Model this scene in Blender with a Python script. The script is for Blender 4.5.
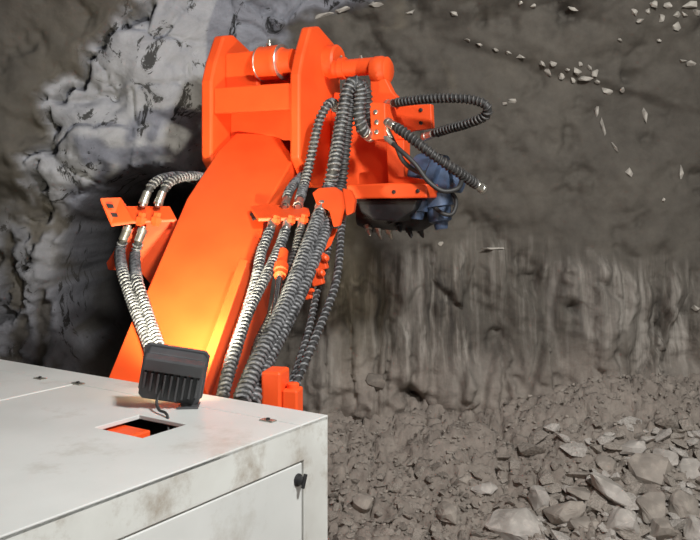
import bpy, bmesh, math, random
from mathutils import Vector, Matrix, noise
R = random.Random(7)
for o in list(bpy.data.objects): bpy.data.objects.remove(o)
scn = bpy.context.scene
C = scn.collection

# ------------------------------------------------------------------ camera
F, CX, HY, EYE = 848.0, 350.0, 200.0, 1.75       # focal length (px), principal point, eye height
cam_d = bpy.data.cameras.new('camera'); cam = bpy.data.objects.new('camera', cam_d); C.objects.link(cam)
cam_d.sensor_width = 36; cam_d.lens = F / 700 * 36; cam_d.shift_y = -(270 - HY) / 700
cam_d.clip_start = 0.02
cam.location = (0, 0, EYE); cam.rotation_euler = (math.pi / 2, 0, 0)
scn.camera = cam
# ------------------------------------------------------------------ world, lamps, exposure
w = bpy.data.worlds.new('tunnel_air'); scn.world = w; w.use_nodes = True
w.node_tree.nodes['Background'].inputs[0].default_value = (0.9, 0.93, 1.0, 1)
w.node_tree.nodes['Background'].inputs[1].default_value = 0.06
def area(name, loc, target, size, power, col):
    l = bpy.data.lights.new(name, 'AREA'); l.shape = 'DISK'; l.size = size; l.energy = power; l.color = col
    o = bpy.data.objects.new(name, l); C.objects.link(o); o.location = loc
    o.rotation_euler = (Vector(target) - Vector(loc)).to_track_quat('-Z', 'Y').to_euler()
    return o
area('tunnel_floodlight', (1.3, 0.6, 3.85), (-0.3, 4.2, 1.4), 0.40, 225, (1.0, 0.995, 0.98))
area('rear_fill_lamp', (1.2, -2.5, 3.2), (0.5, 4.0, 0.8), 0.7, 48, (1.0, 0.96, 0.90))  # unseen fill lamp added behind the camera
area('tunnel_side_lamp', (2.75, 1.9, 2.1), (-0.6, 3.0, 1.2), 0.22, 13, (1.0, 0.97, 0.93))
scn.view_settings.view_transform = 'Standard'; scn.view_settings.look = 'None'
scn.view_settings.gamma = 1.0; scn.view_settings.use_curve_mapping = False
scn.view_settings.exposure = -0.12

# ------------------------------------------------------------------ helpers
def at(px, py, d): return Vector(((px - CX) / F * d, d, EYE - (py - HY) / F * d))
def ray(px, py): return Vector(((px - CX) / F, 1.0, -(py - HY) / F))
EYEV = Vector((0, 0, EYE))
def hit(px, py, p0, n):
    r = ray(px, py); return EYEV + r * ((p0 - EYEV).dot(n) / r.dot(n))
def sm(a, b, x):
    t = max(0.0, min(1.0, (x - a) / (b - a))); return t * t * (3 - 2 * t)
def lerp_tab(tab, v):
    if v <= tab[0][0]: return tab[0][1]
    for (a, x), (b, y) in zip(tab, tab[1:]):
        if v <= b: return x + (y - x) * (v - a) / (b - a)
    return tab[-1][1]
def fbm(p, o=4):
    s, a = 0.0, 1.0
    for i in range(o):
        s += a * noise.noise(p); p = p * 2.03 + Vector((3.1, 1.7, 5.3)); a *= 0.5
    return s

def mat(name, build):
    m = bpy.data.materials.new(name); m.use_nodes = True
    nt = m.node_tree; b = nt.nodes['Principled BSDF']; build(nt, b); return m
def N(nt, t, **kw):
    n = nt.nodes.new(t)
    for k, v in kw.items(): setattr(n, k, v)
    return n
def ramp(nt, stops):
    r = N(nt, 'ShaderNodeValToRGB'); e = r.color_ramp.elements
    e[0].position, e[0].color = stops[0][0], (*stops[0][1], 1)
    e[1].position, e[1].color = stops[-1][0], (*stops[-1][1], 1)
    for p, c in stops[1:-1]:
        x = e.new(p); x.color = (*c, 1)
    return r
def paint(col, col2, rough, scale=6, bump=0.02, metal=0.0, spots=None):
    def f(nt, b):
        tc = N(nt, 'ShaderNodeTexCoord'); L = nt.links
        n = N(nt, 'ShaderNodeTexNoise'); n.inputs['Scale'].default_value = scale; n.inputs['Detail'].default_value = 6
        L.new(tc.outputs['Object'], n.inputs['Vector'])
        r = ramp(nt, [(0.35, col2), (0.6, col)]); L.new(n.outputs['Fac'], r.inputs[0])
        out = r.outputs[0]
        if spots:
            n2 = N(nt, 'ShaderNodeTexNoise'); n2.inputs['Scale'].default_value = spots[1]; n2.inputs['Detail'].default_value = 8
            n2.inputs['Roughness'].default_value = 0.7
            L.new(tc.outputs['Object'], n2.inputs['Vector'])
            r2 = ramp(nt, [(spots[2], (0, 0, 0)), (spots[3], (1, 1, 1))]); L.new(n2.outputs['Fac'], r2.inputs[0])
            mx = N(nt, 'ShaderNodeMixRGB'); L.new(r2.outputs[0], mx.inputs[0]); L.new(out, mx.inputs[1])
            mx.inputs[2].default_value = (*spots[0], 1); out = mx.outputs[0]
        L.new(out, b.inputs['Base Color'])
        b.inputs['Roughness'].default_value = rough; b.inputs['Metallic'].default_value = metal
        bp = N(nt, 'ShaderNodeBump'); bp.inputs['Strength'].default_value = 0.3; bp.inputs['Distance'].default_value = bump
        L.new(n.outputs['Fac'], bp.inputs['Height']); L.new(bp.outputs[0], b.inputs['Normal'])
    return f
M = {}
M['orange'] = mat('orange_paint', paint((0.86, 0.090, 0.014), (0.78, 0.074, 0.011), 0.5, 5, 0.004, spots=((0.35, 0.05, 0.012), 9, 0.66, 0.80)))
M['white'] = mat('hood_paint', paint((0.56, 0.57, 0.55), (0.50, 0.51, 0.49), 0.5, 3, 0.002, spots=((0.30, 0.27, 0.22), 2.6, 0.56, 0.80)))
M['hood_side'] = mat('dusty_hood_paint', paint((0.56, 0.57, 0.54), (0.48, 0.48, 0.45), 0.55, 5, 0.002, spots=((0.27, 0.23, 0.18), 7, 0.50, 0.72)))
M['rubber'] = mat('hose_rubber', paint((0.035, 0.034, 0.033), (0.022, 0.022, 0.022), 0.55, 20, 0.002))
M['guard'] = mat('dusty_spiral_guard', paint((0.20, 0.203, 0.208), (0.035, 0.035, 0.037), 0.42, 60, 0.002))
M['guard_dark'] = mat('black_spiral_guard', paint((0.075, 0.07, 0.066), (0.03, 0.03, 0.03), 0.5, 30, 0.002))
M['steel'] = mat('zinc_steel', paint((0.62, 0.60, 0.54), (0.40, 0.38, 0.33), 0.32, 14, 0.002, 0.85))
M['chrome'] = mat('chrome_rod', paint((0.75, 0.75, 0.75), (0.6, 0.6, 0.6), 0.15, 8, 0.0, 1.0))
M['dark'] = mat('black_steel', paint((0.03, 0.03, 0.032), (0.015, 0.015, 0.016), 0.5, 14, 0.003, 0.3))
M['blue'] = mat('blue_paint', paint((0.075, 0.115, 0.20), (0.035, 0.05, 0.085), 0.45, 14, 0.003, 0.2))
M['lamp'] = mat('lamp_housing', paint((0.075, 0.076, 0.08), (0.055, 0.056, 0.058), 0.42, 10, 0.001, 0.2))
M['interior'] = mat('engine_bay', paint((0.02, 0.02, 0.02), (0.012, 0.012, 0.012), 0.8, 10, 0.002))
def emis(nt, b):
    b.inputs['Base Color'].default_value = (1, 0.85, 0.5, 1)
    b.inputs['Emission Color'].default_value = (1.0, 0.80, 0.42, 1); b.inputs['Emission Strength'].default_value = 12
M['glow'] = mat('lamp_lens', emis)

def rock_mat(nt, b):
    L = nt.links; tc = N(nt, 'ShaderNodeTexCoord')
    def nz(scale, det, rough=0.6, vec=None, dist=0.0):
        n = N(nt, 'ShaderNodeTexNoise'); n.inputs['Scale'].default_value = scale; n.inputs['Detail'].default_value = det
        n.inputs['Roughness'].default_value = rough; n.inputs['Distortion'].default_value = dist
        L.new(vec or tc.outputs['Object'], n.inputs['Vector']); return n
    def attr(nm): a = N(nt, 'ShaderNodeAttribute'); a.attribute_name = nm; return a
    def mix(fac, a, c):
        m = N(nt, 'ShaderNodeMixRGB'); L.new(fac, m.inputs[0]); L.new(a, m.inputs[1])
        if isinstance(c, tuple): m.inputs[2].default_value = (*c, 1)
        else: L.new(c, m.inputs[2])
        return m.outputs[0]
    n1 = nz(1.3, 8, 0.62); n2 = nz(9, 8, 0.7); n3 = nz(3.2, 9, 0.7, dist=0.8)
    # brown shale
    br = ramp(nt, [(0.30, (0.052, 0.045, 0.037)), (0.52, (0.084, 0.074, 0.060)), (0.72, (0.125, 0.110, 0.089))]); L.new(n1.outputs['Fac'], br.inputs[0])
    br2 = ramp(nt, [(0.35, (0.055, 0.048, 0.040)), (0.65, (0.16, 0.143, 0.12))]); L.new(n2.outputs['Fac'], br2.inputs[0])
    m0 = N(nt, 'ShaderNodeMixRGB'); m0.inputs[0].default_value = 0.25; L.new(br.outputs[0], m0.inputs[1]); L.new(br2.outputs[0], m0.inputs[2])
    # vertical pick streaks
    mp = N(nt, 'ShaderNodeMapping'); mp.inputs['Scale'].default_value = (20, 5, 1.5); L.new(tc.outputs['Object'], mp.inputs['Vector'])
    ns = nz(1.0, 6, 0.6, mp.outputs[0])
    sr = ramp(nt, [(0.36, (0.055, 0.048, 0.041)), (0.50, (0.145, 0.128, 0.107)), (0.64, (0.40, 0.37, 0.33))]); L.new(ns.outputs['Fac'], sr.inputs[0])
    c = mix(attr('streak').outputs['Fac'], m0.outputs[0], sr.outputs[0])
    # grey limestone
    gr = ramp(nt, [(0.28, (0.12, 0.123, 0.14)), (0.42, (0.215, 0.22, 0.247)), (0.60, (0.275, 0.281, 0.312)), (0.75, (0.38, 0.386, 0.41))]); L.new(n3.outputs['Fac'], gr.inputs[0])
    mp2 = N(nt, 'ShaderNodeMapping'); mp2.inputs['Scale'].default_value = (4.6, 6, 3.6); mp2.inputs['Rotation'].default_value = (0, 0.6, 0)
    L.new(tc.outputs['Object'], mp2.inputs['Vector'])
    nck = nz(1.0, 7, 0.72, mp2.outputs[0], 1.5)
    ck = ramp(nt, [(0.575, (0, 0, 0)), (0.610, (1, 1, 1))]); L.new(nck.outputs['Fac'], ck.inputs[0])
    g = mix(ck.outputs[0], gr.outputs[0], (0.03, 0.03, 0.032))
    mk = ramp(nt, [(0.34, (0.21, 0.178, 0.151)), (0.66, (0.345, 0.30, 0.258))]); L.new(n2.outputs['Fac'], mk.inputs[0])
    c = mix(attr('muck').outputs['Fac'], c, mk.outputs[0])
    c = mix(attr('dust').outputs['Fac'], c, (0.27, 0.245, 0.215))
    c = mix(attr('pale').outputs['Fac'], c, g)
    c = mix(attr('shade_and_dark_rock').outputs['Fac'], c, (0.022, 0.022, 0.024))  # near-black paint for the hollow's shade and for darker rock
    L.new(c, b.inputs['Base Color'])
    b.inputs['Roughness'].default_value = 0.85
    nb = nz(14, 9, 0.72)
    mb = N(nt, 'ShaderNodeMath', operation='MULTIPLY'); L.new(nb.outputs['Fac'], mb.inputs[0]); L.new(attr('rough').outputs['Fac'], mb.inputs[1])
    bp = N(nt, 'ShaderNodeBump'); bp.inputs['Strength'].default_value = 0.9; bp.inputs['Distance'].default_value = 0.05
    L.new(mb.outputs[0], bp.inputs['Height']); L.new(bp.outputs[0], b.inputs['Normal'])
M['rock'] = mat('tunnel_rock', rock_mat)
def stone_mat(lo, hi):
    return paint(hi, lo, 0.85, 7, 0.03, spots=((hi[0] * 1.35, hi[1] * 1.33, hi[2] * 1.3), 16, 0.5, 0.75))
M['stone'] = mat('shale_stone', stone_mat((0.19, 0.167, 0.143), (0.32, 0.285, 0.248)))
M['stone_pale'] = mat('pale_shale_stone', stone_mat((0.30, 0.275, 0.245), (0.45, 0.42, 0.385)))
M['stone_dark'] = mat('dark_shale_stone', stone_mat((0.12, 0.104, 0.088), (0.20, 0.175, 0.15)))
M['chip'] = mat('white_rock_chip', paint((0.45, 0.42, 0.37), (0.22, 0.205, 0.18), 0.8, 20, 0.01))

def finish(me, m, smooth=False):
    me.materials.append(M[m])
    if smooth:
        for p in me.polygons: p.use_smooth = True
def link(name, me, parent=None):
    o = bpy.data.objects.new(name, me); C.objects.link(o)
    if parent: o.parent = parent
    return o
def obj(name, verts, faces, m, parent=None, smooth=False, bevel=0):
    me = bpy.data.meshes.new(name); me.from_pydata([tuple(v) for v in verts], [], faces); me.update()
    bm = bmesh.new(); bm.from_mesh(me); bmesh.ops.recalc_face_normals(bm, faces=bm.faces)
    if bevel:
        es = [e for e in bm.edges if len(e.link_faces) == 2 and e.calc_face_angle(0) > 0.5]
        bmesh.ops.bevel(bm, geom=es, offset=bevel, segments=2, affect='EDGES', clamp_overlap=True, profile=0.5)
    bm.to_mesh(me); bm.free(); finish(me, m, smooth)
    return link(name, me, parent)
def tag(o, label, cat, group=None, kind=None):
    o['label'] = label
    if cat: o['category'] = cat
    if group: o['group'] = group
    if kind: o['kind'] = kind
    return o
def empty(name, label, cat, loc):
    o = bpy.data.objects.new(name, None); C.objects.link(o); o.empty_display_size = 0.1
    tag(o, label, cat); return o
class Frame:                      # a local frame: origin + three axes
    def __init__(s, o, a, b, c): s.o, s.a, s.b, s.c = o, a, b, c
    def __call__(s, x, y, z): return s.o + s.a * x + s.b * y + s.c * z
def prism(name, pts, vec, m, parent, bevel=0.006):
    """polygon of world points swept by vec"""
    n = len(pts); v = [Vector(p) for p in pts] + [Vector(p) + vec for p in pts]
    f = [tuple(range(n)), tuple(range(n, 2 * n))] + [(i, (i + 1) % n, n + (i + 1) % n, n + i) for i in range(n)]
    return obj(name, v, f, m, parent, bevel=bevel)
def boxf(name, fr, x0, x1, y0, y1, z0, z1, m, parent, bevel=0.005):
    return prism(name, [fr(x0, y0, z0), fr(x1, y0, z0), fr(x1, y1, z0), fr(x0, y1, z0)], fr.c * (z1 - z0), m, parent, bevel)
def lathe(name, p, axis, prof, m, parent, seg=20):
    """prof = [(distance along axis, radius)...], capped"""
    axis = axis.normalized(); u = axis.orthogonal().normalized(); v = axis.cross(u)
    vs, fs = [], []
    for t, r in prof:
        for k in range(seg):
            a = 2 * math.pi * k / seg; vs.append(p + axis * t + (u * math.cos(a) + v * math.sin(a)) * r)
    for i in range(len(prof) - 1):
        for k in range(seg):
            fs.append((i * seg + k, i * seg + (k + 1) % seg, (i + 1) * seg + (k + 1) % seg, (i + 1) * seg + k))
    fs.append(tuple(range(seg))); fs.append(tuple(range((len(prof) - 1) * seg, len(prof) * seg)))
    o = obj(name, vs, fs, m, parent)
    for pl in o.data.polygons:
        if len(pl.vertices) == 4: pl.use_smooth = True
    o.data.set_sharp_from_angle(angle=0.7)
    return o
def spline(pts, step=0.012):
    P = [Vector(p) for p in pts]; P = [P[0] * 2 - P[1]] + P + [P[-1] * 2 - P[-2]]
    raw = []
    for i in range(1, len(P) - 2):
        a, b, c, d = P[i - 1:i + 3]
        for k in range(24):
            t = k / 24
            raw.append(0.5 * ((2 * b) + (c - a) * t + (2 * a - 5 * b + 4 * c - d) * t * t + (-a + 3 * b - 3 * c + d) * t ** 3))
    raw.append(P[-2])
    out, acc = [raw[0]], 0.0
    for a, b in zip(raw, raw[1:]):
        L = (b - a).length
        while acc + L >= step and L > 1e-9:
            a = a + (b - a) * ((step - acc) / L); out.append(a); L = (b - a).length; acc = 0.0
        acc += L
    return out
def frames(path):
    fr = []; t = (path[1] - path[0]).normalized(); u = t.orthogonal().normalized()
    for i, p in enumerate(path):
        q = path[min(i + 1, len(path) - 1)] - path[max(i - 1, 0)]
        t = q.normalized(); u = (u - t * u.dot(t)).normalized(); fr.append((p, t, u, t.cross(u)))
    return fr
def tube_geo(fr, r, seg=10):
    vs, fs = [], []
    for p, t, u, v in fr:
        for k in range(seg):
            a = 2 * math.pi * k / seg; vs.append(p + (u * math.cos(a) + v * math.sin(a)) * r)
    for i in range(len(fr) - 1):
        for k in range(seg):
            fs.append((i * seg + k, i * seg + (k + 1) % seg, (i + 1) * seg + (k + 1) % seg, (i + 1) * seg + k))
    fs.append(tuple(range(seg))); n = len(fr) * seg; fs.append(tuple(range(n - seg, n)))
    return vs, fs
def hose(parent, pts, r=0.018, guard='guard', pitch=0.022, ferr=(1, 1), bare=(0, 0), name='hydraulic_hose', band=0.30):
    path = spline(pts); fr = frames(path)
    vs, fs = tube_geo(fr, r); h = obj(name, vs, fs, 'rubber', parent, True)
    if guard:
        per, helix = 9, []
        step = 0.012; L = (len(path) - 1) * step
        s = bare[0]
        while s < L - bare[1]:
            x = s / step; i = min(int(x), len(fr) - 2); f = x - i
            p = fr[i][0].lerp(fr[i + 1][0], f); u, v = fr[i][2], fr[i][3]
            a = 2 * math.pi * s / pitch
            helix.append(p + (u * math.cos(a) + v * math.sin(a)) * (r + 0.0012)); s += pitch / per
        vs, fs = [], []
        for k, (p, t, u, v) in enumerate(frames(helix)):
            # flat band section: wide along the hose, thin outward
            for a in range(4):
                an = math.pi / 4 + a * math.pi / 2; vs.append(p + (u * math.cos(an) + v * math.sin(an)) * pitch * band)
        for i in range(len(helix) - 1):
            for k in range(4): fs.append((i * 4 + k, i * 4 + (k + 1) % 4, i * 4 + 4 + (k + 1) % 4, i * 4 + 4 + k))
        obj('spiral_guard', vs, fs, guard, h, True)
    for e, i, sg in ((ferr[0], 0, 1), (ferr[1], len(fr) - 1, -1)):
        if e:
            p, t = fr[i][0], fr[i][1] * sg
            lathe('ferrule', p - t * 0.012, t, [(0, r * 0.7), (0.012, r * 0.7), (0.012, r * 1.25), (0.03, r * 1.25), (0.032, r * 1.12), (0.07, r * 1.15), (0.074, r * 0.95)], 'steel', h, 12)
    return h

# ------------------------------------------------------------------ the rock: face, side walls, roof, floor
def add_attrs(me, data):
    for k, vals in data.items():
        a = me.attributes.new(k, 'FLOAT', 'POINT'); a.data.foreach_set('value', vals)
XB = [(-400, 330), (0, 130), (25, 108), (50, 80), (85, 45), (110, 30), (150, 20), (210, 8), (260, -10), (400, -60)]
XR = [(-400, 700), (-60, 450), (0, 385), (12, 330), (30, 285), (60, 262), (120, 235), (170, 200), (230, 60), (300, 62), (400, 90)]
def crack(p):
    d = noise.voronoi(p)[0]; return min(0.5, d[1] - d[0])           # 0 on the joints between blocks
def block(p):
    q = noise.voronoi(p); c = q[1][0]; r = math.sin(c.x * 12.99 + c.y * 78.2 + c.z * 37.7) * 43758.5
    return r - math.floor(r), min(0.5, q[0][1] - q[0][0])           # a height for each block, distance to its joints
def face_point(X, z):
    dn = 5.1 - 0.5 * sm(-0.3, -1.3, X)
    px, py = CX + F * X / dn, HY - F * (z - EYE) / dn
    p = Vector((X, 0, z))
    n1 = fbm(p * 1.1, 4); n2 = fbm(p * 4.0 + Vector((9, 2, 4)), 4); n3 = fbm(p * 11 + Vector((1, 8, 3)), 3)
    wob = 16 * n2 + 10 * n3
    d = 5.15 + 0.10 * n1 - 0.10 * sm(0.2, 2.6, X) - 0.12 * sm(-0.9, -2.3, X)
    d -= 0.7 * sm(2.0, 3.1, X) + 1.0 * sm(-2.0, -3.2, X)            # face curves into the side walls
    d -= 0.75 * sm(2.5, 3.8, z) ** 1.5                              # and over into the roof
    d -= 0.20 * sm(1.1, 0.3, z)                                     # sloping toe
    left = sm(-3, 5, lerp_tab(XB, py) + wob - px)                   # smooth brown bank, far left
    right = sm(-16, 14, lerp_tab(XR, py) + wob * 1.4 - px)
    soft = sm(330, 120, px) * sm(235, 130, py + 0.5 * wob)          # limestone bulges out over the hollow
    d -= 0.34 * soft
    grey = right * (1 - left) * (1 - 0.95 * sm(180, 225, py + wob * 1.5))
    lowl = sm(75, 40, px + wob) * sm(190, 240, py + wob)            # streaky grey lower left
    grey = max(grey, lowl * sm(-0.25, 0.25, noise.noise(Vector((X * 11, 3.3, z * 3.4))) + 0.4 * n3) * 0.8)
    d -= 0.13 * left * (1 - sm(150, 230, py)); d -= 0.05 * lowl * n3
    # hollow under the bulge, behind the boom, deepened to make it dark
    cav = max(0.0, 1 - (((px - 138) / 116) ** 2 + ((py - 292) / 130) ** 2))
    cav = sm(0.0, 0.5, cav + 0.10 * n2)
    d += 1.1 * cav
    # lower half: broken face with vertical pick grooves
    st = sm(235, 300, py + 22 * n1 + wob) * sm(425, 375, py + wob) * sm(255, 340, px)
    hump = sm(1.0, 0.35, ((px - 594) / 44) ** 2 + ((py - 298) / 48) ** 2 + 0.5 * n2 + 0.3 * n3); st = max(st, hump)
    gro = noise.noise(Vector((X * 7.5 + 0.3 * n2, 0.4, z * 1.5))) + 0.5 * noise.noise(Vector((X * 17, 7.4, z * 2.6)))
    patch = max(hump, 0.30 + 0.60 * sm(-0.1, 0.35, noise.noise(Vector((X * 2.3, 4.4, z * 2.0))) + 0.1))
    rid = 1 - 2 * abs(noise.noise(Vector((X * 9 + 0.25 * n2, 1.4, z * 1.7))))
    bh, bj = block(Vector((X * 6.0 + 0.25 * n2, 2.0, z * 1.5 + 0.2 * n2)))
    d += st * patch * (0.045 * gro - 0.03 * rid + 0.005 * n3 + 0.022 * noise.noise(Vector((X * 27 + 0.4 * n2, 3.0, z * 4.5))))
    d -= st * (0.085 * bh + 0.01) * sm(0.0, 0.16, bj)
    low = sm(240, 330, py)
    blob = max(0.0, 1 + 0.5 * n2 - ((px - 594) / 52) ** 2 - ((py - 312) / 66) ** 2); d -= 0.11 * sm(0, 1.1, blob)
    # smooth upper right with a diagonal ledge
    ledge = 42 + (px - 460) * 0.30 + 5 * n2
    d -= 0.05 * sm(6, -6, py - ledge) * sm(420, 480, px)
    rough = 0.14 + 0.42 * max(st * patch, 0.5 * low) + 0.22 * grey
    d += n2 * (0.026 - 0.012 * grey + 0.022 * low) + n3 * (0.005 + 0.004 * grey + 0.009 * low)
    fl = sm(0.0, 0.4, noise.noise(Vector((X * 1.9, 6.0, z * 1.9 + 0.7))) + 0.1)
    gh, gj = block(Vector((X * 2.6 + 0.9 * z + 0.15 * n2, 5.0, z * 4.2 - 0.5 * X + 0.15 * n2)))
    d -= grey * (0.015 + (0.025 + 0.05 * fl) * gh) * sm(0.0, 0.05, gj)
    rim = abs(px - lerp_tab(XB, py) - wob - 5)
    d += 0.10 * sm(11, 2, rim) * sm(-0.2, 0.3, n3 + 0.2 * n2)       # ragged crevice along the bank
    shade_and_dark_rock = max(0.95 * cav, 0.35 * left, 0.8 * sm(0.15, 0.45, n2 + 0.3 * n3 - 0.2) * lowl, 0.8 * sm(10, 1, rim) * sm(-0.1, 0.4, n3 + .1))  # paints the hollow's shade dark; also darker bank, streaks and crevice
    return d, min(1, grey), min(1, st * patch), min(1, shade_and_dark_rock), min(1.3, rough), max(hump * (0.6 + 0.4 * sm(-0.3, 0.3, noise.noise(Vector((X * 24, 3.0, z * 3.5))))), 0.8 * sm(0.1, 0.5, noise.noise(Vector((X * 3.1, 9.0, z * 2.2)))) * st)
nx, nz = 460, 302
vs, fs, A = [], [], {k: [] for k in ('pale', 'streak', 'shade_and_dark_rock', 'rough', 'muck', 'dust')}
for j in range(nz + 1):
    z = -0.25 + 4.2 * j / nz
    for i in range(nx + 1):
        X = -3.2 + 6.4 * i / nx
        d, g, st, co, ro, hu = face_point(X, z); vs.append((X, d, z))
        A['pale'].append(g); A['streak'].append(st); A['shade_and_dark_rock'].append(co); A['rough'].append(ro); A['dust'].append(hu * 0.6); A['muck'].append(0.85 * sm(1.05, 0.55, z + 0.15 * noise.noise(Vector((X * 3, 0, z * 3)))) * sm(-0.6, 0.1, X))
for j in range(nz):
    for i in range(nx):
        a = j * (nx + 1) + i; fs.append((a, a + 1, a + nx + 2, a + nx + 1))
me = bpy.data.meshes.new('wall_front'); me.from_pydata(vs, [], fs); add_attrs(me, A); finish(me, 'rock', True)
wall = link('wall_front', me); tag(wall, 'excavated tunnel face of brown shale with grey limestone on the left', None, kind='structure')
def face_y(X, z): return face_point(X, z)[0]

def sheet(name, fn, nu, nv, label):
    vs, fs = [], []
    for j in range(nv + 1):
        for i in range(nu + 1): vs.append(fn(i / nu, j / nv))
    for j in range(nv):
        for i in range(nu):
            a = j * (nu + 1) + i; fs.append((a, a + 1, a + nu + 2, a + nu + 1))
    me = bpy.data.meshes.new(name); me.from_pydata(vs, [], fs)
    n = len(vs); add_attrs(me, {'pale': [0.0] * n, 'streak': [0.0] * n, 'shade_and_dark_rock': [0.0] * n, 'rough': [0.6] * n})
    finish(me, 'rock', True); o = link(name, me); tag(o, label, None, kind='structure'); return o
def side(sgn):
    def f(u, v):
        y, z = -5 + 9.9 * u, -0.25 + 4.2 * v
        x = sgn * (3.12 - 0.9 * sm(2.0, 4.2, z)); n = fbm(Vector((x, y, z)) * 1.3, 4)
        return (x + 0.12 * n, y, z)
    return f
sheet('wall_left', side(-1), 90, 45, 'rough brown rock side wall on the left of the tunnel')
sheet('wall_right', side(1), 90, 45, 'rough brown rock side wall on the right of the tunnel')
def roof(u, v):
    x, y = -3.0 + 6 * u, -5 + 10 * v
    z = 4.15 - 0.35 * (x / 3) ** 2; return (x, y, z + 0.12 * fbm(Vector((x, y, z)) * 1.3, 4))
sheet('ceiling', roof, 60, 90, 'rough brown rock roof of the tunnel')

def pile(X, Y):
    """muck heap against the face"""
    p = Vector((X, Y, 0.0)); w_ = sm(3.5, 4.1, Y) * sm(-1.6, -0.3, X)
    h = 0.02 + 0.60 * sm(3.85, 5.35, Y) * (0.86 + 0.14 * sm(0.2, 1.6, X)) * sm(-2.4, -0.4, X)
    h += 0.17 * sm(0.7, 1.5, X) * sm(3.7, 4.6, Y) * sm(5.3, 4.8, Y)
    n2 = fbm(p * 3, 3); n3 = fbm(p * 9, 3)
    if w_ > 0:
        h += w_ * (0.055 * sm(0.0, 0.13, crack(Vector((X * 6 + 0.8 * n2, Y * 5 + 0.5 * n3, 1.0)))) + 0.022 * sm(0.0, 0.16, crack(Vector((X * 14 + n3, Y * 11, 4.0)))))
    return h + 0.035 * n2 + 0.010 * n3
vs, fs = [], []
gx = [-3.2 + 2.7 * i / 50 for i in range(50)] + [-0.5 + 3.2 * i / 270 for i in range(270)] + [2.7 + 0.5 * i / 10 for i in range(11)]
gy = [-5 + 8.2 * j / 50 for j in range(50)] + [3.2 + 2.3 * j / 190 for j in range(191)]
nx, ny = len(gx) - 1, len(gy) - 1
for Y in gy:
    for X in gx: vs.append((X, Y, pile(X, Y)))
for j in range(ny):
    for i in range(nx):
        a = j * (nx + 1) + i; fs.append((a, a + 1, a + nx + 2, a + nx + 1))
me = bpy.data.meshes.new('floor'); me.from_pydata(vs, [], fs); n = len(vs)
add_attrs(me, {'pale': [0.0] * n, 'streak': [0.0] * n, 'shade_and_dark_rock': [0.0] * n, 'rough': [0.45] * n, 'muck': [1.0] * n}); finish(me, 'rock', True)
floor = link('floor', me); tag(floor, 'tunnel floor of trodden brown muck rising to the face', None, kind='structure')

# ------------------------------------------------------------------ white machine hood
fm, lm, UP = Vector((0.551, 0.834, 0)).normalized(), Vector((-0.834, 0.551, 0)).normalized(), Vector((0, 0, 1))
H0 = Vector((-0.0614, 2.367, 0)); HT = 1.15
hf = Frame(H0, fm, lm, UP)              # x = forward, y = to the machine's left, z = up
hood = empty('machine_hood', 'white steel engine hood of the tunnel loader in the foreground', 'machine hood', H0)
def plate_with_hole(name, fr, x0, x1, y0, y1, hole, z0, z1, m, parent, bevel):
    xs = [x0, hole[0], hole[1], x1]; ys = [y0, hole[2], hole[3], y1]; v, f = [], []
    for z in (z0, z1):
        for y in ys:
            for x in xs: v.append(fr(x, y, z))
    q = lambda i, j, k: k * 16 + j * 4 + i
    for i in range(3):
        for j in range(3):
            if i == 1 and j == 1: continue
            f.append((q(i, j, 0), q(i + 1, j, 0), q(i + 1, j + 1, 0), q(i, j + 1, 0))); f.append((q(i, j, 1), q(i + 1, j, 1), q(i + 1, j + 1, 1), q(i, j + 1, 1)))
    for i in range(3):
        for j in (0, 3): f.append((q(i, j, 0), q(i + 1, j, 0), q(i + 1, j, 1), q(i, j, 1)))
        for j in (0, 3): f.append((q(j, i, 0), q(j, i + 1, 0), q(j, i + 1, 1), q(j, i, 1)))
    for i, j, a, b in ((1, 1, 2, 1), (1, 2, 2, 2), (1, 1, 1, 2), (2, 1, 2, 2)): f.append((q(i, j, 0), q(a, b, 0), q(a, b, 1), q(i, j, 1)))
    return obj(name, v, f, m, parent, bevel=bevel)
LEN, WID = -2.0, 1.6
plate_with_hole('top_panel', hf, LEN, -0.128, 0.0, 0.913, (-0.445, -0.29, 0.26, 0.44), HT - 0.012, HT, 'white', hood, 0.002)
boxf('lid', hf, LEN, -0.128, 0.919, WID, HT - 0.012, HT + 0.001, 'white', hood, 0.003)
boxf('front_strip', hf, -0.1255, 0.0, 0.0, WID, HT - 0.012, HT, 'white', hood, 0.002)
# side frame with a door opening (x along the machine, "y" is height, thickness along -lm)
sf = Frame(H0, fm, UP, -lm)
plate_with_hole('side_frame', sf, LEN, 0.0, 0.12, HT - 0.001, (-1.35, -0.112, 0.30, 1.052), -0.02, 0.0, 'hood_side', hood, 0.003)
door = boxf('door', sf, -1.346, -0.116, 0.304, 1.048, -0.02, -0.003, 'white', hood, 0.004)
def side_hit(px, py): 
    p = hit(px, py, H0, lm); return (p - H0).dot(fm), p.z
lx, lz = side_hit(298.5, 480)
lathe('latch', sf(lx, lz, -0.003), -lm, [(0, 0.017), (0.004, 0.017), (0.006, 0.012), (0.018, 0.011), (0.020, 0.008)], 'dark', door, 14)
boxf('latch_wing', Frame(sf(lx, lz, 0.015), (fm * 0.4 + UP).normalized(), (fm - UP * 0.4).normalized(), -lm), -0.019, 0.019, -0.0045, 0.0045, 0, 0.008, 'dark', door, 0.002)
boxf('hinge', sf, -1.36, -1.33, 0.85, 0.95, -0.002, 0.008, 'dark', door, 0.002)
boxf('front_panel', hf, -0.02, 0.0, 0.021, WID, 0.12, HT - 0.0125, 'white', hood, 0.003)
boxf('rear_panel', hf, LEN, LEN + 0.02, 0.021, WID, 0.12, HT - 0.0125, 'white', hood, 0.003)
boxf('left_panel', hf, LEN + 0.021, -0.021, WID - 0.02, WID, 0.12, HT - 0.0125, 'white', hood, 0.003)
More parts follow.
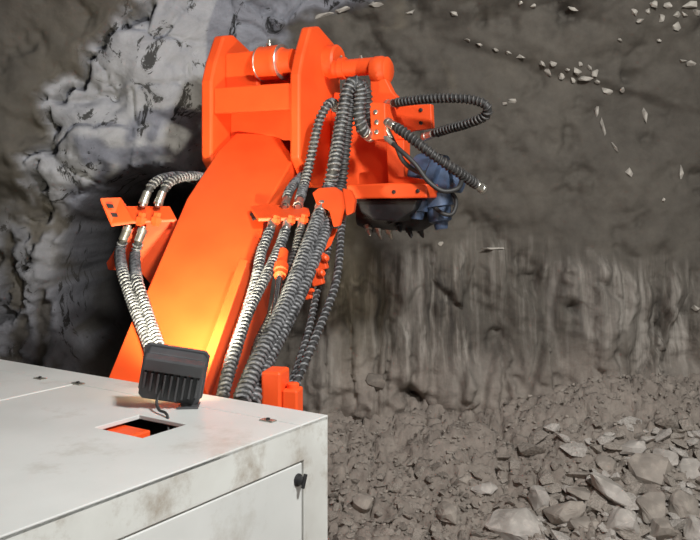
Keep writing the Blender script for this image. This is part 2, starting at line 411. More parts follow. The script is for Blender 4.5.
boxf('chassis', hf, LEN, 0.0, 0.0, WID, 0.02, 0.12, 'interior', hood, 0.004)
boxf('engine_block', hf, -1.6, -0.2, 0.2, 1.3, 0.12, 0.85, 'interior', hood, 0.01)
boxf('orange_cover', hf, -0.50, -0.33, 0.352, 0.56, 0.85, HT - 0.020, 'orange', hood, 0.004)
def top_hit(px, py): return hit(px, py, Vector((0, 0, HT)), UP)
for (px, py) in ((78, 384), (40, 379), (268, 421)):
    p = top_hit(px, py); tf = Frame(p, fm, lm, UP)
    t = boxf('hold_down_tab', tf, -0.012, 0.012, -0.022, 0.022, 0.0, 0.004, 'steel', hood, 0.0015)
    lathe('bolt', tf(0, 0, 0.004), UP, [(0, 0.006), (0.004, 0.006), (0.005, 0.004)], 'dark', t, 6)

# ------------------------------------------------------------------ work light on the hood
LAMP = hf(-0.175, 0.425, HT)
lamp = empty('work_light', 'dark grey finned work light standing tilted on the white hood', 'work light', LAMP)
yaw = math.radians(38)                                       # turned from the hood's axis towards the boom
fa = (fm * math.cos(yaw) + lm * math.sin(yaw)); la = UP.cross(fa)
tilt = math.radians(16)
face = fa * math.cos(tilt) + UP * math.sin(tilt); upv = -fa * math.sin(tilt) + UP * math.cos(tilt)
LC = LAMP + UP * 0.090 - fa * 0.005
roll = math.radians(11)                                      # sits a little askew, right side low
lf = Frame(LC, -la * math.cos(roll) - upv * math.sin(roll), upv * math.cos(roll) - la * math.sin(roll), face)                               # x = right, y = up the housing, z = beam
def rr(w2, h2, c): return [(-w2 + c, -h2), (w2 - c, -h2), (w2, -h2 + c), (w2, h2 - c), (w2 - c, h2), (-w2 + c, h2), (-w2, h2 - c), (-w2, -h2 + c)]
prism('housing', [lf(x, y, -0.018) for x, y in rr(0.088, 0.074, 0.012)], face * 0.042, 'lamp', lamp, 0.004)
prism('bezel', [lf(x, y, 0.0242) for x, y in rr(0.094, 0.080, 0.012)], face * 0.012, 'lamp', lamp, 0.003)
prism('lens', [lf(x, y, 0.0365) for x, y in rr(0.080, 0.066, 0.010)], face * 0.003, 'glow', lamp, 0.0)
prism('driver_box', [lf(-0.084, 0.030, -0.0185), lf(-0.084, 0.036, -0.058), lf(-0.084, 0.076, -0.058), lf(-0.084, 0.073, -0.0185)], lf.a * 0.168, 'lamp', lamp, 0.005)
for k in range(9):
    x = -0.074 + 0.0185 * k; e = 0.030 * abs(k - 4.6) / 4.6
    prism('cooling_fin', [lf(x - 0.003, -0.070 + e, -0.0185), lf(x - 0.003, -0.052 + e, -0.050), lf(x - 0.003, 0.029, -0.056), lf(x - 0.003, 0.029, -0.0185)], lf.a * 0.006, 'lamp', lamp, 0.001)
prism('mount_arm', [lf(0.03, -0.070, 0.012), lf(0.03, -0.070, -0.016), LAMP + lf.a * 0.03 - fa * 0.02 + UP * 0.006, LAMP + lf.a * 0.03 + fa * 0.03 + UP * 0.006], lf.a * 0.03, 'lamp', lamp, 0.002)
boxf('foot_bar', Frame(LAMP, fa, la, UP), -0.03, 0.04, -0.075, -0.015, 0.0005, 0.006, 'lamp', lamp, 0.001)
hose(lamp, [lf(-0.02, -0.01, -0.040), lf(-0.03, -0.05, -0.058), LAMP - fa * 0.075 + la * 0.03 + UP * 0.012, LAMP - fa * 0.12 + la * 0.0 + UP * 0.006, LAMP - fa * 0.17 - la * 0.01 - UP * 0.05], 0.004, None, ferr=(0, 0), name='cable')
sp = bpy.data.lights.new('work_light_beam', 'SPOT'); sp.energy = 240; sp.color = (1.0, 0.92, 0.70); sp.spot_size = math.radians(74); sp.spot_blend = 1.0; sp.shadow_soft_size = 0.03
so = bpy.data.objects.new('work_light_beam', sp); C.objects.link(so); so.location = lf(0, 0, 0.075); so.parent = lamp
so.rotation_euler = face.to_track_quat('-Z', 'Y').to_euler()

# ------------------------------------------------------------------ orange boom
B0, B1 = at(163, 378, 2.95), at(256, 150, 4.2)
bax = (B1 - B0).normalized(); bsd = Vector((bax.y, -bax.x, 0)).normalized(); bn = bsd.cross(bax)
boom = empty('loader_boom', 'bright orange steel loader boom rising from behind the white hood', 'boom', (B0.x, B0.y + 0.3, 0))
def bp(px, py, h=0.0): return hit(px, py, B0 + bn * h, bn) 
def bl(px, py, h=0.0):
    p = hit(px, py, B0, bn); return p + bn * h
out = [(236, 133), (277, 133), (294, 158), (267, 205), (257, 262), (252, 275), (209, 402), (100, 402), (147, 290), (187, 198), (218, 151)]
arm = prism('boom_arm', [bl(*p) for p in out], -bn * 0.30, 'orange', boom, 0.008)
prism('cheek_plate', [bl(x, y, 0.001) for x, y in ((144, 297), (168, 356), (160, 402), (101, 402))], bn * 0.016, 'orange', arm, 0.004)
prism('cheek_plate', [bl(x, y, 0.001) for x, y in ((243, 274), (251, 277), (209, 402), (198, 402))], bn * 0.085, 'orange', arm, 0.004)
def br(px, py, s): return hit(px, py, B0 + bsd * s, bsd)
foot = Frame(B0 - bn * 0.02, bsd, bax, bn)
boxf('foot_lug', foot, -0.21, -0.192, -0.12, 0.25, -0.40, -0.05, 'orange', boom, 0.006)
boxf('foot_lug', foot, 0.192, 0.21, -0.12, 0.25, -0.40, -0.05, 'orange', boom, 0.006)
lathe('foot_pin', foot(-0.24, 0.0, -0.24), bsd, [(0, 0.04), (0.48, 0.04)], 'steel', boom, 16)
boxf('slew_post', Frame(Vector((B0.x + 0.05, B0.y + 0.42, 0)), Vector((1, 0, 0)), Vector((0, 1, 0)), UP), -0.24, 0.24, -0.2, 0.25, 0.0, 0.82, 'orange', boom, 0.02)
prism('deck_lug', [bl(x, y, 0.001) for x, y in ((250, 215), (256, 213), (258, 219), (253, 221))], bn * 0.008, 'dark', arm, 0.001)

# left hose bracket: a shelf plate and a gusset standing out from the boom's left flank
def on_left(px, py, off=0.0): return hit(px, py, B0 - bsd * 0.19, bn)
LB = bl(160, 212).y
def lp(px, py, dd=0.0): return at(px, py, LB + dd)
hb = prism('hose_bracket', [lp(100, 198, -0.02), lp(121, 197, 0.03), lp(127, 206, 0.03), lp(170, 206, 0.06), lp(177, 219, -0.02), lp(133, 221, -0.05), lp(111, 224, -0.06)], UP * -0.014, 'orange', boom, 0.004)
prism('bracket_gusset', [lp(142, 220, 0.03), lp(179, 220, 0.03), lp(150, 284, 0.03), lp(140, 272, 0.03), lp(108, 270, 0.03), lp(106, 263, 0.03), lp(120, 240, 0.03)], Vector((0.006, 0.02, 0)), 'orange', hb, 0.004)
for x, y in ((109, 206), (113, 215)):
    prism('bolt_hole', [lp(x - 3, y - 2, -0.035), lp(x + 4, y - 1, -0.035), lp(x + 5, y + 2, -0.04), lp(x - 1, y + 2, -0.04)], UP * 0.0025 , 'dark', hb, 0.0)
for k, (xt, xb) in enumerate(((143, 129), (158, 144))):
    # upper run curling over behind the boom; lower run going down to the boom foot
    lathe('bulkhead_fitting', lp((xt + xb) / 2 + 4, 226, -0.035), Vector((0.18, 0.1, 1)), [(0, 0.020), (0.012, 0.020), (0.012, 0.026), (0.038, 0.026), (0.038, 0.018), (0.060, 0.018)], 'orange', hb, 6)
    hose(boom, [lp(xt, 204, 0.0), lp(xt + 4, 194, 0.02), lp(xt + 12, 182, 0.06), lp(xt + 28, 176.5, 0.16), lp(xt + 44, 177, 0.28), lp(xt + 56, 182, 0.40)], 0.017, 'guard', 0.02, ferr=(1, 0), bare=(0.08, 0))
def dk(px, py, h=0.045): return at(px, py, bl(px, py).y - h)
hose(boom, [lp(128, 228, -0.05), lp(124, 238, -0.06), lp(120, 252, -0.07), dk(122, 270), dk(130, 296), dk(140, 322), dk(149, 345), dk(156, 372), at(164, 402, 2.84), at(172, 440, 2.86), at(178, 480, 2.95)], 0.018, 'guard', 0.02, ferr=(1, 0), bare=(0.07, 0))
hose(boom, [lp(143, 229, -0.05), lp(139, 240, -0.06), lp(135, 256, -0.07), dk(136, 276), dk(143, 300), dk(150, 322), dk(158, 345), dk(165, 372), at(173, 402, 2.82), at(181, 440, 2.84), at(186, 480, 2.93)], 0.018, 'guard', 0.02, ferr=(1, 0), bare=(0.07, 0))

# ------------------------------------------------------------------ knuckle bracket at the boom tip
ya = math.radians(26)
hfw, hsd = Vector((math.sin(ya), math.cos(ya), 0)), Vector((math.cos(ya), -math.sin(ya), 0))
K0 = at(253, 200, 4.15)                                      # at eye height, mid front edge
kf = Frame(K0, hsd, hfw, UP)                                 # x = right, y = forward, z = up
kb = boxf('knuckle_bracket', kf, -0.245, 0.205, 0.02, 0.05, 0.435, 0.565, 'orange', boom, 0.006)
prof = [(0.0, 0.20), (0.0, 0.60), (0.035, 0.70), (0.11, 0.845), (0.20, 0.865), (0.38, 0.80), (0.43, 0.73), (0.44, 0.52), (0.40, 0.20), (0.25, 0.06), (0.12, 0.06)]
for s0, s1 in ((-0.31, -0.246), (0.206, 0.262)):
    prism('side_plate', [kf(s0, f, z) for f, z in prof], hsd * (s1 - s0), 'orange', kb, 0.012)
boxf('top_ledge', kf, -0.245, 0.205, 0.051, 0.16, 0.545, 0.565, 'orange', kb, 0.004)
boxf('upper_plate', kf, -0.245, -0.05, 0.12, 0.16, 0.566, 0.755, 'orange', kb, 0.008)
boxf('upper_plate', kf, 0.125, 0.205, 0.16, 0.20, 0.60, 0.755, 'orange', kb, 0.008)
boxf('back_web', kf, -0.245, 0.205, 0.30, 0.33, 0.10, 0.74, 'orange', kb, 0.004)
boxf('under_web', kf, -0.245, 0.205, 0.17, 0.20, 0.30, 0.54, 'orange', kb, 0.004)
lathe('pin_boss', kf(-0.05, 0.14, 0.69), hsd, [(0, 0.05), (0, 0.082), (0.015, 0.086), (0.03, 0.082), (0.10, 0.086), (0.125, 0.086), (0.135, 0.080), (0.145, 0.065), (0.20, 0.06)], 'orange', kb, 28)
lathe('seal_ring', kf(-0.040, 0.14, 0.69), hsd, [(0, 0.0875), (0.004, 0.090), (0.008, 0.0875)], 'steel', kb, 28)
lathe('seal_ring', kf(0.082, 0.14, 0.69), hsd, [(0, 0.088), (0.004, 0.091), (0.008, 0.088)], 'steel', kb, 28)
lathe('grease_nipple', kf(0.02, 0.12, 0.772), UP, [(0, 0.014), (0.012, 0.014), (0.018, 0.008), (0.03, 0.008), (0.034, 0.005)], 'steel', kb, 10)
lathe('pin_end', kf(0.262, 0.30, 0.70), hsd, [(0, 0.085), (0.05, 0.085), (0.06, 0.075)], 'orange', kb, 24)

# ------------------------------------------------------------------ cutter attachment to the right of the knuckle
tool = empty('cutter_attachment', 'orange cutter attachment with blue motor reaching right from the boom tip', 'attachment', kf(0.6, 0.2, 0))
def kp(px, py, f): return hit(px, py, K0 + hfw * f, hfw)
def kpoly(name, pts, f0, f1, m, parent, bevel=0.005): return prism(name, [kp(x, y, f0) for x, y in pts], hfw * (f1 - f0), m, parent, bevel)
p = kp(335, 69, 0.24)
tl = (kp(378, 71, 0.24) - p).length
lathe('pivot_tube', p, hsd, [(0, 0.045), (0.03, 0.045), (0.03, 0.055), (0.06, 0.055), (0.06, 0.043), (tl, 0.043)], 'orange', tool, 20)
for x in (341, 361):
    lathe('grease_nipple', kp(x, 60, 0.24), UP, [(0, 0.010), (0.012, 0.010), (0.016, 0.006), (0.022, 0.006)], 'steel', tool, 8)
lathe('tube_collar', kp(374, 71, 0.24), hsd, [(0, 0.05), (0, 0.066), (0.012, 0.070), (0.05, 0.070), (0.06, 0.064), (0.075, 0.064), (0.085, 0.05)], 'orange', tool, 24)
kpoly('link_plate', [(370, 78), (385, 78), (392, 92), (399, 99), (399, 104), (371, 104)], 0.20, 0.25, 'orange', tool)
mb_ = kpoly('manifold_block', [(369, 102), (385, 103), (386, 139), (371, 140)], 0.10, 0.24, 'orange', tool, 0.006)
for x, y in ((376, 112), (377, 122), (377, 132)):
    lathe('port_plug', kp(x, y, 0.10), -hfw, [(0, 0.012), (0.008, 0.012), (0.010, 0.008)], 'steel', mb_, 6)
kpoly('swing_plate', [(386, 106), (431, 104), (432, 128), (410, 131), (404, 140), (386, 140)], 0.25, 0.29, 'orange', tool)
kpoly('carrier_post', [(386, 140), (404, 140), (404, 176), (426, 180), (426, 186), (388, 184)], 0.22, 0.30, 'orange', tool)
kpoly('base_beam', [(346, 185), (390, 183), (427, 184), (427, 198), (347, 199)], 0.12, 0.36, 'orange', tool, 0.008)
kpoly('rear_plate', [(334, 92), (370, 98), (388, 140), (388, 184), (340, 186), (326, 150)], 0.32, 0.36, 'orange', tool)
for x, y in ((421, 110), (421, 123), (394, 192), (418, 191)):
    lathe('bolt', kp(x, y, 0.25 if y < 150 else 0.12), -hfw, [(0, 0.010), (0.006, 0.010), (0.008, 0.006)], 'dark', tool, 6)
kpoly('motor_mount', [(356, 199.5), (418, 199.5), (414, 210), (396, 222), (372, 220), (360, 212)], 0.16, 0.40, 'dark', tool, 0.01)
lathe('drive_motor', kp(415, 172, 0.34), hsd - UP * 0.25, [(0, 0.06), (0, 0.09), (0.02, 0.10), (0.09, 0.10), (0.10, 0.115), (0.14, 0.115), (0.15, 0.08), (0.20, 0.075), (0.21, 0.05), (0.25, 0.045)], 'blue', tool, 24)
lathe('gear_case', kp(436, 190, 0.32), -UP + hsd * 0.15, [(0, 0.05), (0.02, 0.075), (0.08, 0.075), (0.085, 0.06), (0.15, 0.055), (0.16, 0.035), (0.19, 0.03)], 'blue', tool, 20)
lathe('gear_case', kp(419, 196, 0.26), -UP - hsd * 0.1, [(0, 0.03), (0.02, 0.05), (0.07, 0.05), (0.075, 0.035), (0.11, 0.03)], 'blue', tool, 16)
dax = (hsd + hfw * 0.25).normalized(); du = dax.orthogonal().normalized(); dv = dax.cross(du); dc = kp(358, 214, 0.34)
drum = lathe('cutter_drum', dc, dax, [(0, 0.04), (0.0, 0.06), (0.04, 0.075), (0.30, 0.085), (0.34, 0.075), (0.38, 0.05)], 'dark', tool, 24)
for k in range(26):
    a = k * 2.4; t = 0.03 + 0.31 * ((k * 7) % 26) / 26; e = du * math.cos(a) + dv * math.sin(a)
    lathe('pick', dc + dax * t + e * 0.065, e + dv.cross(dax) * 0.2 + dax * 0.3, [(0, 0.020), (0.03, 0.018), (0.032, 0.013), (0.055, 0.010), (0.068, 0.003)], 'dark' if k % 4 else 'steel', drum, 8)
# loose hoses of the attachment
f = 0.12
hose(tool, [kp(387, 104, .2), kp(400, 102, .14), kp(425, 99, .1), kp(452, 98, .08), kp(474, 100, .08), kp(487, 106, .08), kp(485, 116, .1), kp(466, 124, .14), kp(445, 130, .2), kp(424, 137, .26)], 0.017, 'guard_dark', 0.02, ferr=(1, 1), bare=(0.08, 0.08))
hose(tool, [kp(387, 122, .12), kp(402, 131, .08), kp(422, 146, .06), kp(440, 160, .08), kp(460, 173, .16), kp(484, 190, .34)], 0.019, 'guard_dark', 0.022, ferr=(1, 1), bare=(0.07, 0.05))
hose(tool, [kp(386, 138, .10), kp(400, 150, .06), kp(415, 164, .06), kp(428, 181, .08), kp(443, 191, .1), kp(458, 188, .14), kp(461, 177, .2), kp(450, 170, .28)], 0.011, None, ferr=(1, 0))
hose(tool, [kp(386, 128, .12), kp(396, 146, .12), kp(404, 162, .14), kp(418, 172, .2), kp(430, 172, .27)], 0.011, None, ferr=(1, 0))
hose(tool, [kp(430, 200, .3), kp(440, 212, .24), kp(452, 214, .26), kp(456, 200, .3), kp(446, 186, .34)], 0.010, None, ferr=(0, 0))

# ------------------------------------------------------------------ hoses along the boom's right flank
def db(py, off=0.0): return bl(262, py).y - 0.04 + off            # depth beside the boom at this height
def rp(px, py, off=0.0): return at(px, py, db(py, off))
# flange carrying three fittings
fl = prism('hose_flange', [rp(250, 206, -0.02), rp(266, 204, 0.02), rp(300, 206, 0.02), rp(309, 208, 0.0), rp(310, 213, -0.05), rp(300, 217, -0.08), rp(258, 218, -0.07)], UP * -0.016, 'orange', boom, 0.004)
for (x, y) in ((275, 217), (290, 217), (303, 216)):
    lathe('bulkhead_fitting', rp(x, y + 8, -0.035), Vector((0.14, 0.1, 1)), [(0, 0.014), (0.008, 0.014), (0.008, 0.021), (0.026, 0.021), (0.026, 0.016), (0.04, 0.016)], 'orange', fl, 6)
U = 3.97
hose(boom, [rp(285, 206, -.02), rp(288, 194, -.02), rp(294, 184, .0), rp(304, 174, .1)], 0.016, 'guard', 0.02, ferr=(1, 0), bare=(.06, 0))
hose(boom, [rp(298, 206, -.02), at(303, 188, 3.9), at(309, 166, U), at(314, 142, U), at(320, 119, U), at(327, 106, U), at(333, 103, U + .05), at(337, 110, U + .12)], 0.018, 'guard', 0.021, ferr=(1, 0), bare=(.07, 0))
hose(boom, [rp(273, 222, -.04), rp(267, 238, -.05), rp(261, 254, -.05), rp(256, 280, -.05), rp(246, 316, -.06), rp(234, 356, -.09), rp(222, 396, -.10)], 0.016, 'guard', 0.021, ferr=(1, 0), bare=(.07, 0))
hose(boom, [rp(288, 222, -.04), rp(280, 246, -.05), rp(268, 272, -.07), rp(250, 308, -.10), rp(238, 340, -.12), rp(229, 368, -.13), rp(222, 400, -.14)], 0.016, 'guard', 0.021, ferr=(1, 0), bare=(.07, 0))
hose(boom, [rp(302, 221, -.03), rp(298, 240, -.03), rp(291, 264, -.02), rp(282, 292, .0), rp(270, 320, .0), rp(258, 346, -.02), rp(250, 380, -.04), rp(244, 400, -.04)], 0.014, 'guard_dark', 0.021, ferr=(1, 0), bare=(.07, 0))
# the two thick pressure hoses through the clamp
clamp = prism('hose_clamp', [rp(312, 193, -.15), rp(318, 188, -.15), rp(334, 187, -.15), rp(341, 192, -.15), rp(343, 208, -.15), rp(339, 226, -.15), rp(333, 227, -.15), rp(329, 211, -.15), rp(316, 204, -.15)], Vector((0.01, 0.04, 0)), 'orange', boom, 0.005)
prism('clamp_half', [rp(342, 188, -.10), rp(350, 190, -.10), rp(355, 200, -.10), rp(353, 213, -.10), rp(346, 216, -.10)], Vector((0.01, 0.10, 0)), 'orange', clamp, 0.006)
prism('clamp_strap', [rp(331, 228, -.02), rp(337, 229, -.02), rp(330, 246, -.02), rp(323, 252, -.02), rp(320, 244, -.02)], Vector((0.005, 0.02, 0)), 'orange', clamp, 0.004)
hose(boom, [at(371, 136, 4.02), at(363, 130, 3.96), at(359, 116, 3.94), at(360, 98, 3.94), at(359, 85, 3.93), at(353, 82, 3.92), at(347, 92, 3.90), at(342, 116, 3.88), at(338, 142, 3.84), at(334, 166, 3.78), rp(329, 188, -.09), rp(322, 210, -.09)], 0.026, 'guard', 0.022, ferr=(1, 1), bare=(.07, .08))
hose(boom, [at(376, 126, 4.08), at(370, 122, 4.03), at(367, 108, 4.00), at(367, 94, 3.99), at(363, 84, 3.99), at(356, 86, 3.98), at(351, 104, 3.96), at(347, 132, 3.93), at(344, 160, 3.87), rp(341, 184, -.05), rp(335, 206, -.05), rp(331, 222, -.05)], 0.021, 'guard_dark', 0.022, ferr=(0, 1), bare=(.05, .07))
hose(boom, [rp(322, 206, -.10), rp(316, 224, -.11), rp(306, 250, -.12), rp(294, 282, -.13), rp(279, 318, -.15), rp(258, 360, -.18), rp(240, 404, -.20)], 0.024, 'guard', 0.023, ferr=(1, 0), bare=(.08, 0))
hose(boom, [rp(331, 214, -.06), rp(325, 232, -.07), rp(315, 258, -.08), rp(302, 290, -.09), rp(286, 324, -.11), rp(268, 360, -.14), rp(252, 404, -.16)], 0.019, 'guard', 0.023, ferr=(1, 0), bare=(.08, 0))
# thin hoses hanging outermost
hose(boom, [rp(344, 214, .03), rp(341, 232, .02), rp(339, 262, .01), rp(335, 286, .0), rp(325, 314, -.02), rp(311, 348, -.05), rp(294, 388, -.06)], 0.012, 'guard', 0.030, ferr=(1, 0), bare=(.05, 0), band=0.16)
hose(boom, [rp(330, 240, .06), rp(324, 268, .05), rp(317, 292, .05), rp(312, 316, .04), rp(306, 340, .02), rp(298, 366, .0), rp(288, 392, -.02)], 0.010, 'guard', 0.028, ferr=(0, 0), band=0.16)
# small cylinder with chrome rod
ca, cb = rp(283, 252, -.05), rp(264, 392, -.10); cd = (cb - ca).normalized()
cyl = lathe('tilt_cylinder', ca, cd, [(0, 0.022), (0.10, 0.022), (0.10, 0.030), (0.14, 0.030), (0.145, 0.024), (0.165, 0.024)], 'orange', boom, 16)
lathe('piston_rod', ca + cd * 0.165, cd, [(0, 0.013), ((cb - ca).length - 0.165, 0.013)], 'chrome', cyl, 14)
# orange valve blocks hanging between the hoses
for (x, y, s) in ((321, 262, 1.0), (317, 277, 1.0), (308, 294, .6)):
    c0 = rp(x, y, -.02); vb = Frame(c0, Vector((.94, -.2, .28)).normalized(), Vector((.2, .98, 0)), Vector((-.28, .05, .96)).normalized())
    v = boxf('valve_block', vb, -.022 * s, .022 * s, -.022 * s, .022 * s, -.033 * s, .033 * s, 'orange', boom, 0.005)
    lathe('valve_cap', vb(0.02 * s, -.02 * s, 0.01), Vector((.8, -.5, .2)), [(0, .015 * s), (.015, .015 * s), (.02, .010 * s)], 'orange', v, 10)
# orange lug block just behind the hood edge
lb = at(270, 392, 2.64)
gf = Frame(lb, Vector((.97, -.22, 0)).normalized(), Vector((.22, .97, 0)).normalized(), UP)
lug = boxf('stop_block', gf, -.030, .034, 0.0, .10, -.25, .062, 'orange', boom, .008)
boxf('stop_lobe', gf, .035, .085, .01, .08, -.20, .006, 'orange', lug, .006)
lathe('stop_pin', gf(.06, .05, -.012), UP, [(0, .02), (.03, .02), (.034, .015)], 'orange', lug, 12)
boxf('stop_foot', gf, -.35, .03, .06, .30, -.42, -.25, 'orange', lug, .006)

# ------------------------------------------------------------------ pale chips stuck in the face
chips = [(580, 64, 6, 5, .4), (598, 82, 8, 5, .2), (589, 68, 7, 4, .9), (568, 70, 6, 4, .2), (668, 6, 9, 6, .3), (697, 12, 9, 6, .2), (684, 14, 7, 5, .6), (648, 12, 7, 5, -.4), (467, 40, 7, 3, .3), (480, 45, 9, 3, .3), (495, 50, 8, 3, .3), (508, 53, 9, 3, .3), (520, 57, 10, 4, .3), (541, 63, 11, 6, .5), (548, 72, 11, 5, 1.0), (553, 64, 9, 5, .2), (561, 76, 9, 6, .4),
    (577, 71, 9, 8, .6), (586, 78, 16, 10, .1), (594, 74, 9, 7, -.5), (573, 80, 7, 6, .9), (608, 91, 13, 7, .25), (512, 101, 11, 5, -.2), (505, 103, 6, 4, .1),
    (597, 112, 4, 14, -.1), (603, 128, 5, 18, -.15), (629, 171, 7, 11, -.5), (615, 148, 3, 12, -.55), (645, 117, 5, 15, -.2), (681, 173, 5, 15, -.15), (690, 63, 14, 6, .3), (683, 61, 8, 4, .1),
    (655, 4, 11, 8, .2), (635, 12, 9, 6, .5), (640, 20, 8, 5, -.3), (676, 26, 9, 8, .8), (677, 14, 10, 6, -.2), (690, 4, 16, 9, .1), (662, 18, 6, 10, .2), (573, 9, 12, 4, .4), (533, 6, 7, 4, .3), (520, 3, 5, 4, .2),
    (454, 14, 9, 5, .3), (410, 12, 12, 4, -.3), (345, 8, 30, 7, -.25), (320, 16, 34, 6, -.25), (375, 4, 18, 6, -.2), (620, 40, 6, 3, .2), (659, 41, 6, 3, .5), (622, 90, 5, 5, .1), (663, 200, 4, 4, 0), (695, 308, 8, 6, .3), (492, 248, 24, 3, .0), (441, 244, 8, 5, .2)]
def hull(rng, n, sx, sy, sz, jag=0.25):
    bm = bmesh.new()
    for k in range(n):
        v = Vector((rng.gauss(0, 1), rng.gauss(0, 1), rng.gauss(0, 1))).normalized() * (1 - jag * rng.random())
        bm.verts.new((v.x * sx, v.y * sy, v.z * sz))
    r = bmesh.ops.convex_hull(bm, input=bm.verts)
    bmesh.ops.delete(bm, geom=[g for g in r['geom_interior'] if isinstance(g, bmesh.types.BMVert)], context='VERTS')
    bmesh.ops.recalc_face_normals(bm, faces=bm.faces); return bm
def solve_face(px, py):
    d = 5.0
    for _ in range(12):
        p = at(px, py, d); d = 0.5 * d + 0.5 * face_y(p.x, p.z)
    return at(px, py, d)
for (px, py, sw, sh, ang) in chips:
    p = solve_face(px, py); k = p.y / F
    bm = hull(R, 16, sw * k * 0.66, 0.024, sh * k * 0.68, 0.5); me = bpy.data.meshes.new('rock_chip'); bm.to_mesh(me); bm.free(); finish(me, 'chip')
    o = link('rock_chip', me, wall); o.location = p + Vector((0, -0.004, 0)); o.rotation_euler = (0, ang, 0)

# ------------------------------------------------------------------ muck: single stones
def ground_hit(px, py):
    """where the view line meets the muck heap or the toe of the face"""
    r = ray(px, py); t = 3.2
    while t < 5.4:
        p = EYEV + r * t
        if p.z <= pile(p.x, p.y): break
        t += 0.05
    lo, hi = t - 0.05, t
    for _ in range(5):
        m_ = (lo + hi) / 2; p = EYEV + r * m_
        if p.z <= pile(p.x, p.y): hi = m_
        else: lo = m_
    p = EYEV + r * hi; fy = face_y(p.x, p.z)
    return p if p.y < fy - 0.01 else EYEV + r * (fy - 0.01)
SMALL = {}
def stone_mesh(m, seed, flat):
    key = (m, seed)
    if key not in SMALL:
        bm = hull(random.Random(seed), 16, 1, 0.8, flat, 0.35); me = bpy.data.meshes.new('stone'); bm.to_mesh(me); bm.free(); finish(me, m); SMALL[key] = me
    return SMALL[key]
def big_stone(px, py, wpx, hpx, ang, m, label, name='boulder'):
    p = ground_hit(px, py); k = p.y / F
    bm = hull(R, 26, wpx * k * 0.63, wpx * k * 0.44, hpx * k * 0.64, 0.34)
    bmesh.ops.bevel(bm, geom=[e for e in bm.edges], offset=0.006, segments=1, affect='EDGES', clamp_overlap=True)
    bmesh.ops.triangulate(bm, faces=bm.faces)
    bmesh.ops.subdivide_edges(bm, edges=[e for e in bm.edges if e.calc_length() > 0.03], cuts=1, use_grid_fill=True)
    for v in bm.verts:
        v.co += v.co.normalized() * 0.008 * fbm(v.co * 22 + Vector((px, py, 0)), 3)
    bmesh.ops.recalc_face_normals(bm, faces=bm.faces)
    me = bpy.data.meshes.new(name); bm.to_mesh(me); bm.free(); finish(me, m)
    o = link(name, me); o.location = p + Vector((0, -0.01, hpx * k * 0.12)); o.rotation_euler = (R.uniform(-.25, .25), ang, R.uniform(-.3, .3))
    tag(o, label, 'rock', 'large stones in the muck heap'); return o
bigs = [(517, 531, 56, 36, .1, 'stone_pale', 'palest rounded boulder at the bottom edge, left end of the big stones'),
    (541, 500, 30, 26, -.4, 'stone_pale', 'knobbly pale stone just above the palest boulder'),
    (563, 514, 40, 24, -.35, 'stone', 'curved grey stone right of the palest boulder'),
    (588, 526, 42, 22, .2, 'stone', 'flat oval stone low in the heap, between curved stone and frame bottom'),
    (615, 494, 54, 22, .62, 'stone_pale', 'long tilted slab in the middle of the rubble heap'),
    (583, 496, 34, 12, .3, 'stone', 'thin shard lying under the left end of the tilted slab'),
    (623, 527, 32, 30, -.5, 'stone_pale', 'upright pointed stone near the bottom edge, below the tilted slab'),
    (652, 512, 38, 32, .2, 'stone', 'blocky stone right of the upright pointed stone'),
    (649, 478, 46, 42, -.2, 'stone', 'large smooth block at the crest, right of the tilted slab'),
    (664, 463, 26, 24, .3, 'stone_pale', 'pale knob on the crest of the heap behind the smooth block'),
    (690, 474, 32, 24, .05, 'stone_pale', 'squared pale stone at the right frame edge on the crest'),
    (632, 450, 28, 16, -.15, 'stone_pale', 'low flat stone topping the heap, farthest back'),
    (682, 508, 30, 26, -.3, 'stone', 'rounded grey stone below the dark gap at the right'),
    (660, 532, 34, 22, .1, 'stone', 'stone cut by the frame bottom, right of the pointed stone'),
    (694, 532, 30, 24, .4, 'stone_pale', 'stone in the bottom right corner of the heap'),
    (605, 466, 24, 16, .5, 'stone', 'tilted small block at the upper left end of the slab'),
    (484, 489, 28, 12, .1, 'stone_pale', 'flat pale flake alone left of the big stones'),
    (462, 483, 20, 18, -.3, 'stone', 'upright brown flake beside the flat pale flake'),
    (448, 515, 26, 20, .3, 'stone', 'brown lump at bottom middle, left of the palest boulder'),
    (362, 505, 24, 20, .3, 'stone', 'brown lump close to the white hood corner'),
    (376, 383, 22, 16, .1, 'stone_dark', 'dark stone stuck in the foot of the face right of the hanging hoses')]
for b in bigs: big_stone(*b)
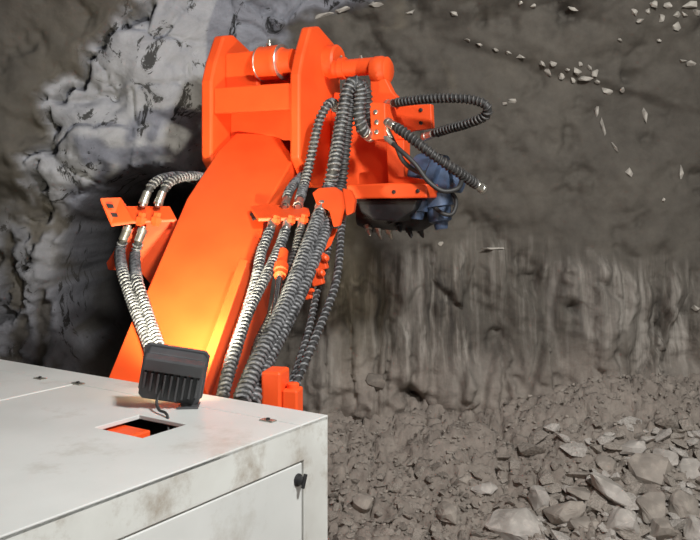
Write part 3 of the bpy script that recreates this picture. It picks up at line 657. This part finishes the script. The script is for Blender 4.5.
# countable smaller fragments
ANCH = ['the palest boulder', 'the knobbly pale stone', 'the curved grey stone', 'the flat oval stone', 'the long tilted slab', 'the thin shard', 'the upright pointed stone', 'the blocky stone', 'the large smooth block',
    'the pale crest knob', 'the squared edge stone', 'the topmost flat stone', 'the rounded right stone', 'the cut-off bottom stone', 'the corner stone', 'the tilted small block', 'the flat pale flake', 'the upright brown flake', 'the bottom middle lump', 'the lump by the hood']
WORD = {'stone': 'grey-brown', 'stone_pale': 'pale', 'stone_dark': 'dark brown'}
frag, tries, SPOT = {}, 0, []; n_small = 0
while n_small < 285 and tries < 9000:
    tries += 1
    px, py = R.uniform(332, 712), R.uniform(425, 552)
    zone = 0 if px > 530 + 20 * R.random() else 1
    if n_small < 165: zone = 0; px = R.uniform(530, 712)
    elif not zone: continue
    if zone and py < 455 + 35 * R.random(): continue
    if not zone and py < 500 - 0.6 * (px - 530) + 12 * R.random() and R.random() < .93: continue
    p = ground_hit(px, py); k = p.y / F
    size = R.uniform(4, 10) if zone else 5 + 11 * R.random() ** 1.5
    if any((px - a) ** 2 + (1.5 * (py - b_)) ** 2 < ((0.7 if zone else 0.58) * (size + c_)) ** 2 for a, b_, c_ in SPOT): continue
    if any((px - q[0]) ** 2 + (py - q[1]) ** 2 < (0.30 * (q[2] + q[3]) / 2 + size * 0.45) ** 2 for q in bigs): continue
    SPOT.append((px, py, size))
    m = R.choice(('stone', 'stone', 'stone', 'stone_dark') if zone else ('stone', 'stone_pale', 'stone', 'stone_pale'))
    o = link('shale_fragment', stone_mesh(m, R.randint(0, 13), R.choice((0.35, 0.5, 0.65))))
    s = size * k * (1.15 if zone else 1.35); o.scale = (s, s, s * R.uniform(0.8, 1.2)); o.location = p + Vector((0, 0, (0.05 if zone else 0.2) * s))
    o.rotation_euler = (R.uniform(-.6, .6), R.uniform(-.6, .6), R.uniform(0, 6.28)); n_small += 1
    i = min(range(20), key=lambda q: (bigs[q][0] - px) ** 2 + (bigs[q][1] - py) ** 2); dx, dy = px - bigs[i][0], py - bigs[i][1]
    rel = ('right of' if dx > 0 else 'left of') if abs(dx) > abs(dy) else ('below' if dy > 0 else 'above')
    frag.setdefault('%s %s shale fragment %s %s' % ('small' if size < 8 else 'fist-sized', WORD[m], rel, ANCH[i]), []).append((px, o))
    o['group'] = 'fragments on the muck slope' if zone else 'fragments between the large stones'
ORD = ('first', 'second', 'third', 'fourth', 'fifth', 'sixth', 'seventh', 'eighth', 'ninth', 'tenth', 'eleventh', 'twelfth', 'thirteenth', 'fourteenth', 'fifteenth', 'sixteenth', 'seventeenth', 'eighteenth', 'nineteenth', 'twentieth', 'last')
for lab, it in frag.items():
    it.sort(key=lambda q: q[0])
    for q, (x, o) in enumerate(it): tag(o, lab if len(it) == 1 else '%s, %s from the left' % (lab, ORD[min(q, 20)]), 'rock')
# gravel too small to pick apart
vs, fs = [], []
tm = []
for s_ in range(8):
    bm = hull(random.Random(100 + s_), 10, 1, .8, .6, .35); bm.verts.ensure_lookup_table(); bm.verts.index_update()
    tm.append(([v.co.copy() for v in bm.verts], [tuple(v.index for v in f_.verts) for f_ in bm.faces])); bm.free()
for _ in range(6000):
    X, Y = R.uniform(-0.1, 2.6), R.uniform(3.6, 4.95)
    s = 0.005 + 0.015 * R.random() ** 2.2; z = pile(X, Y)
    if Y > face_y(X, z + 0.05) - 0.03: continue
    rot = Matrix.Rotation(R.uniform(0, 6.28), 3, 'Z') @ Matrix.Rotation(R.uniform(-.7, .7), 3, 'X')
    V, Fc = R.choice(tm); b0 = len(vs)
    for v in V: vs.append(rot @ (v * s) + Vector((X, Y, z + s * 0.2)))
    for f_ in Fc: fs.append(tuple(i + b0 for i in f_))
g = obj('gravel', vs, fs, 'stone'); tag(g, 'loose brown gravel and crumbs strewn over the muck slope', 'gravel', kind='stuff')
